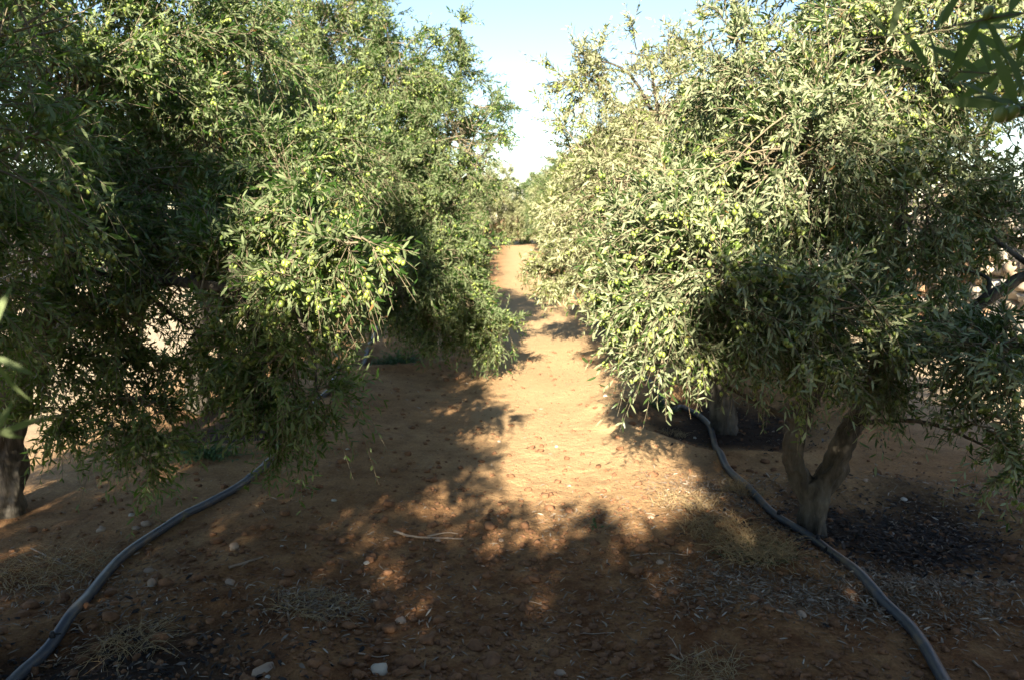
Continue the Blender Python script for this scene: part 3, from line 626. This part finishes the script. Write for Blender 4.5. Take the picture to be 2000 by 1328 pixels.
# ------------------------------------------------------------------ irrigation pipes
def pipe(pix, far, rad, label, emit, rings=()):
    pts = [on(px, py, rad*.8) for px, py in pix]+[np.array([x, y, float(height(x, y))+rad*.7]) for x, y in far]
    P = smooth_path(pts, 26*len(pts)); zz = height(P[:, 0], P[:, 1])+rad*.75
    ker = np.ones(15)/15; zs = np.convolve(np.pad(zz, 7, 'edge'), ker, 'valid'); P[:, 2] = zs
    root = empty('irrigation_pipe', P[0]); tag(root, label, 'pipe')
    V, Q, T = tube(P-P[0], np.full(len(P), rad), 16)
    mesh_obj('hose', V, [Q, T], M['pipe'], root, smooth=True)
    px, py, _ = project(P)
    for (ex, ey) in emit:
        i = int(np.argmin((px-ex)**2+(py-ey)**2)); c = P[i]-P[0]; t = norm(P[i+1]-P[i-1]); s = norm(np.cross(t, [0, 0, 1]))
        a = merge([tube([c+[0, 0, rad*.6], c+[0, 0, rad*1.3], c+[0, 0, rad*1.9]], [rad*.5, rad*.5, rad*.28], 10), tube([c+[0, 0, rad*1.5], c+s*rad*1.5+[0, 0, rad*1.5]], [rad*.22, rad*.14], 8)])
        mesh_obj('drip_emitter', a[0], a[1], M['black'], root, smooth=False)
    for (ex, ey) in rings:
        i = int(np.argmin((px-ex)**2+(py-ey)**2)); c = P[i]-P[0]; t = norm(P[i+1]-P[i-1])
        v, q, t3 = tube([c-t*.03, c-t*.02, c+t*.02, c+t*.03], [rad*1.06, rad*1.16, rad*1.16, rad*1.06], 16)
        mesh_obj('pipe_coupling', v, [q, t3], M['pipe'], root, smooth=True)
pipe([(1905, 1440), (1845, 1328), (1780, 1225), (1700, 1140), (1600, 1062), (1505, 998), (1435, 930), (1405, 875), (1385, 830), (1335, 795), (1300, 768)], [(1.25, 8.), (1.3, 10.5), (1.2, 14), (1.3, 20)],
     .0225, 'black plastic irrigation pipe curving past the forked olive trunk on the right', [(1522, 1005), (1597, 1060)])
pipe([(-60, 1420), (30, 1325), (120, 1225), (190, 1140), (240, 1085), (320, 1030), (400, 985), (470, 945), (520, 905), (540, 878), (575, 830)], [(-1.62, 6.9)]+[tuple(gp(*q)[:2]) for q in ((655, 740), (685, 720), (712, 695), (728, 665), (737, 645), (752, 628))]+[(-1.5, 16), (-1.5, 24)],
     .0225, 'black plastic irrigation pipe running from the bottom left corner under the left olive row', [(95, 1250)], [(488, 930), (520, 905)])

# ------------------------------------------------------------------ litter, mulch, clods
def litter(name, n, region, mat, ln, label, cat, seed, up=.25, lift=.004, width=.2, hi=False):
    rng = np.random.default_rng(seed); pts = []
    for (cx, cy, rx, ry, wgt) in region:
        m = int(n*wgt); p = rng.normal(0, .5, (m, 2)); pts.append(np.stack([cx+p[:, 0]*rx, cy+p[:, 1]*ry], -1))
    p = np.concatenate(pts); m = len(p)
    z = height(p[:, 0], p[:, 1])+rng.uniform(.0, lift*2, m)
    a = rng.uniform(0, 2*np.pi, m); el = np.abs(rng.normal(0, up, m)); d = np.stack([np.cos(a)*np.cos(el), np.sin(a)*np.cos(el), np.sin(el)], -1)
    wd = norm(np.cross(d, norm(np.array([0, 0, 1.])+rng.normal(0, .35, (m, 3)))))
    L = ln*rng.uniform(.5, 1.3, m)
    V, T, Q = leaves_mesh(np.stack([p[:, 0], p[:, 1], z], -1), d, wd, L, L*width, rng, .25)
    o = mesh_obj(name, V, [Q, T], M[mat], attrs={'var': np.repeat(rng.random(m), 6)}); tag(o, label, cat, kind='stuff'); return o
def G(px, py): return gp(px, py)[:2]
reg = [(*G(1650, 1180), .55, .22, .2), (*G(1850, 1160), .5, .35, .2), (*G(1380, 980), .35, .5, .13), (*G(1400, 1150), .35, .25, .1), (*G(620, 1190), .28, .18, .08), (*G(1900, 980), .7, .6, .14), (*G(1150, 1010), .4, .3, .03),
       (*G(100, 1140), .5, .4, .07), (*G(250, 1230), .4, .3, .05), (0, 3.0, 2.4, 1.3, .25), (0, 6, 3., 4., .08), (*G(1500, 950), .4, .3, .05)]
litter('leaf_litter', 12000, reg, 'litter', .035, 'scattered dry grey and tan olive leaves lying on the red soil', 'leaf litter', 71, width=.17)
reg = [(BAS[0][0], BAS[0][1], .8, .62, .6), (BAS[1][0]+.2, BAS[1][1], .8, .8, .2), (BAS[4][0], BAS[4][1], .8, .6, .25)]
litter('dark_mulch', 4200, reg, 'mulch', .035, 'black charred bark and leaf mulch around the olive trunks', 'mulch', 72, up=.3, width=.35)
def clods():
    rng = np.random.default_rng(73); n = 5200
    p = np.concatenate([np.stack([rng.normal(0, 1.2, n), 2.3+np.abs(rng.normal(0, 1.1, n))], -1), np.stack([rng.uniform(-2.5, 2.8, 2500), rng.uniform(2.5, 9, 2500)], -1)])
    n = len(p); s = .0055*np.exp(rng.normal(0, .65, n)); s = np.clip(s, .003, .028)
    V = EV[None]*(1+.25*rng.standard_normal((n, len(EV), 1)))*s[:, None, None]*np.array([1.2, 1, .75]); V[..., 0] += p[:, 0:1]; V[..., 1] += p[:, 1:]; V[..., 2] += height(p[:, 0], p[:, 1])[:, None]+s[:, None]*.3
    k = (np.arange(n)*len(EV))[:, None, None]
    o = mesh_obj('soil_clods', V.reshape(-1, 3), [(EQ[None]+k).reshape(-1, 4), (ET[None]+k).reshape(-1, 3)], M['clod'], smooth=True); tag(o, 'small crumbly red soil clods on the tilled ground', 'soil clods', kind='stuff')
clods()
# ---- stones
def stone(px, py, size, mat, label, sq=(1., .8, .6), seed=0, grp='loose stones on the soil'):
    rng = np.random.default_rng(900+seed); c = on(px, py)
    V, T, Q = ellipsoid(12, 8); d = V.copy()
    nz = 1+.30*vnoise(d[:, 0]*1.6+seed*3.1, d[:, 1]*1.6, seed, d[:, 2]*1.6+9)+.12*vnoise(d[:, 0]*4+seed, d[:, 1]*4, seed+3, d[:, 2]*4+9)
    V = d*nz[:, None]*size*.5*np.array(sq); a = rng.uniform(0, 3.1); ca, sa = math.cos(a), math.sin(a); V = V @ np.array([[ca, sa, 0], [-sa, ca, 0], [0, 0, 1]])
    o = mesh_obj('stone', V, [Q, T], M[mat], loc=(c[0], c[1], c[2]+size*.5*sq[2]*.12)); tag(o, label, 'stone', grp)
ST = [(740, 1312, .065, 'pale_stone', 'bright white stone at the bottom edge left of centre', (1, .7, .9)), (1095, 1315, .045, 'stone', 'pinkish stone at the bottom edge right of centre'),
      (297, 1142, .055, 'stone', 'pinkish upright stone below the left pipe', (.7, .6, 1.)), (290, 1115, .045, 'stone', 'dull pink stone just above the upright one by the left pipe'), (257, 1006, .035, 'pale_stone', 'small white flat stone in the shade at left'),
      (285, 1024, .06, 'stone', 'tan stone resting above the left pipe'), (265, 1032, .045, 'stone', 'smaller tan stone touching the one above the left pipe'), (198, 1035, .06, 'stone', 'brown rounded stone farthest left above the pipe'),
      (458, 1068, .06, 'stone', 'pink stone under the middle of the left pipe'), (449, 1139, .05, 'stone', 'brown stone right of the upright pink one'), (517, 1308, .08, 'stone', 'broad tan stone half buried at the bottom left of centre', (1.2, .8, .35)),
      (523, 1322, .022, 'pale_stone', 'tiny white chip beside the half buried tan stone'), (980, 1055, .032, 'stone', 'small tan stone right of the long stick'), (716, 1099, .03, 'pale_stone', 'small pale chip in shade left of centre'),
      (783, 1212, .05, 'stone', 'pink stone beside the straw patch left of centre'), (1087, 872, .03, 'pale_stone', 'small white stone on the sunlit path'), (975, 862, .028, 'pale_stone', 'white pebble at the left edge of the sunlit patch'),
      (1183, 773, .045, 'pale_stone', 'pale stone far up the sunlit path at right'), (1112, 948, .028, 'stone', 'grey pebble in the shadow lobe on the path'), (1272, 1010, .035, 'stone', 'tan stone right of the shadow edge on the path'),
      (1765, 980, .05, 'pale_stone', 'flat pale stone in the dark soil right of the trunk', (1.2, .7, .4)), (1690, 938, .04, 'stone', 'pink stone behind the forked trunk'), (1565, 1200, .05, 'stone', 'brown clod-like stone under the right pipe'),
      (678, 877, .025, 'pale_stone', 'upper white pebble under the left tree'), (652, 977, .03, 'pale_stone', 'lower white pebble on shaded soil left of centre'), (1290, 1098, .035, 'stone', 'reddish stone in the shade right of centre'),
      (960, 1290, .085, 'clod', 'large flat reddish clod at bottom centre', (1.2, .8, .4)), (855, 1055, .03, 'stone', 'small orange stone beside the long stick'), (1357, 855, .03, 'pale_stone', 'white pebble beside the right pipe near the second trunk'), (1310, 1255, .04, 'clod', 'brown clod below the round sun spot')]
for i, s in enumerate(ST): stone(s[0], s[1], s[2], s[3], s[4], s[5] if len(s) > 5 else (1., .8, .6), i)
# ---- sticks
def stick(pix, rad, label, forks=()):
    P = [on(px, py, rad*1.1) for px, py in pix]; c = P[0].copy(); P = smooth_path(P, 14)
    P[:, 2] = height(P[:, 0], P[:, 1])+rad*1.3
    parts = [tube(P-c, np.linspace(rad, rad*.5, 14), 7, 3, .3)]
    for f in forks:
        q = smooth_path([on(px, py, rad) for px, py in f], 8); q[:, 2] = height(q[:, 0], q[:, 1])+rad*2+np.linspace(0, .012, 8); parts.append(tube(q-c, np.linspace(rad*.6, rad*.3, 8), 6))
    V, F = merge(parts); o = mesh_obj('stick', V, F, M['wood'], loc=c, smooth=True); tag(o, label, 'stick', 'dead sticks on the soil')
stick([(770, 1037), (800, 1047), (840, 1050), (905, 1052)], .0075, 'longest pale stick lying left of the sunlit patch', [[(835, 1049), (868, 1045), (895, 1049)]])
stick([(448, 1108), (480, 1098), (514, 1087)], .007, 'short straight grey stick below the left pipe')
stick([(1310, 1278), (1335, 1288), (1378, 1270)], .004, 'bent thin twig below the round sun spot', [[(1335, 1288), (1318, 1262), (1305, 1248)]])
stick([(1000, 1178), (1040, 1175), (1072, 1186)], .003, 'thin curved twig at bottom centre')
stick([(1230, 1085), (1290, 1080), (1345, 1083)], .003, 'thin straight twig right of the seedling')
stick([(1200, 1235), (1150, 1237), (1110, 1240)], .003, 'thin twig left of the round sun spot')
stick([(700, 1275), (730, 1282), (760, 1279)], .0035, 'short twig above the white stone')
stick([(1900, 1290), (1925, 1310), (1935, 1328)], .004, 'thin dead twig right of the right pipe')
stick([(60, 1070), (160, 1118), (200, 1135)], .0035, 'long thin twig left of the left pipe')

# ---- grass tufts and weeds
def tuft(px, py, n, h, spread, label, seed, green=.0, lay=.7):
    rng = np.random.default_rng(seed); c = on(px, py); root = empty('dry_grass_tuft', c); tag(root, label, 'grass tuft', 'dry grass tufts')
    def blades(m, mat, nm, hh):
        a = rng.uniform(0, 6.28, m); r = spread*np.sqrt(rng.random(m)); st = np.stack([r*np.cos(a)*1.3, r*np.sin(a), np.zeros(m)], -1)
        st[:, 2] = height(st[:, 0]+c[0], st[:, 1]+c[1])-c[2]
        az = rng.uniform(0, 6.28, m); L = hh*rng.uniform(.5, 1.3, m); ly = lay*rng.uniform(.4, 1.4, m)
        t = np.linspace(0, 1, 6)[None, :, None]
        out = np.stack([np.cos(az), np.sin(az), np.zeros(m)], -1)[:, None]
        P = st[:, None]+out*(L*ly)[:, None, None]*t**1.3; P[:, :, 2] += L[:, None]*(t[..., 0]*(1.0-ly[:, None]*.75*t[..., 0]))*.8
        P[:, :, 2] = np.maximum(P[:, :, 2], height(P[..., 0]+c[0], P[..., 1]+c[1])-c[2]+.003)
        P[:, :, :2] += rng.normal(0, .006, (m, 6, 2))*t
        v, f = tubes_many(P, (.0013*np.linspace(1, .35, 6)[None])*rng.uniform(.7, 1.5, (m, 1)), 3); mesh_obj(nm, v, [f], M[mat], root)
    blades(n, 'straw', 'straw_blades', h)
    if green: blades(int(n*green), 'weed', 'green_blades', h*.7)
tuft(1480, 1085, 420, .16, .14, 'largest straw-coloured grass tuft in front of the forked trunk', 81, .18, .9)
tuft(1400, 1040, 240, .14, .14, 'dry grass tuft left of the largest one, against the right pipe', 82)
tuft(1450, 960, 160, .13, .1, 'small bristly dry tuft behind the right pipe', 83)
tuft(1340, 985, 160, .12, .14, 'low dry grass between the sunlit patch and the right pipe', 84)
tuft(1375, 1310, 110, .1, .1, 'sparse straw wisps at the bottom edge right of centre', 85, 0, 1.)
tuft(250, 1265, 120, .13, .1, 'curled tan dry weeds in the dark soil at bottom left', 86, 0, 1.)
tuft(90, 1120, 200, .18, .2, 'flattened dry grass at the left edge above the pipe', 87, 0, 1.1)
tuft(620, 1185, 150, .09, .13, 'grey matted straw patch in a sun fleck left of centre', 88, 0, 1.2)
tuft(1315, 850, 80, .09, .08, 'thin dry grass at the foot of the drooping branch by the right pipe', 89)
def weed(px, py, n, size, label, seed, hgt=.12):
    rng = np.random.default_rng(seed); c = on(px, py); root = empty('weed', c); tag(root, label, 'weed', 'green weeds')
    a = rng.uniform(0, 6.28, n); el = rng.uniform(.15, 1.3, n); L = size*rng.uniform(.5, 1, n)*np.array(1.)
    d = np.stack([np.cos(a)*np.cos(el)*1.4, np.sin(a)*np.cos(el), np.sin(el)*hgt/size*1.2], -1)
    P = d[:, None]*L[:, None, None]*np.linspace(0, 1, 4)[None, :, None]; v, f = tubes_many(P, .0012*np.ones((n, 4)), 3)
    mesh_obj('stems', v, [f], M['weed'], root)
    K = 10; t = rng.uniform(.2, 1, (n, K)); B = (d*L[:, None])[:, None]*t[..., None]
    ld = norm(norm(d)[:, None]+rng.normal(0, .8, (n, K, 3))); wd = norm(np.cross(ld, rng.normal(0, .3, (n, K, 3))+[0, 0, 1])); ln = rng.uniform(.014, .034, n*K)*(size/.2)**.4
    V, T, Q = leaves_mesh(B.reshape(-1, 3), ld.reshape(-1, 3), wd.reshape(-1, 3), ln, ln*.45, rng)
    mesh_obj('leaves', V, [Q, T], M['weed'], root, attrs={'var': np.repeat(rng.uniform(0, .9, n*K), 6)})
weed(780, 712, 90, .36, 'bluish green bushy weed on the far left beside the pipe bend', 91, .16)
weed(395, 893, 80, .3, 'green leafy weed under the dark left tree', 92, .1)
weed(1166, 1030, 5, .045, 'tiny green seedling on shaded soil below the sunlit patch', 93, .05)
weed(1300, 800, 40, .2, 'low green weed beside the second right trunk', 94, .1)
weed(735, 722, 16, .12, 'small green weed left of the bushy one', 95, .06)
print('objects', len(bpy.data.objects), 'polys', sum(len(m.polygons) for m in bpy.data.meshes))
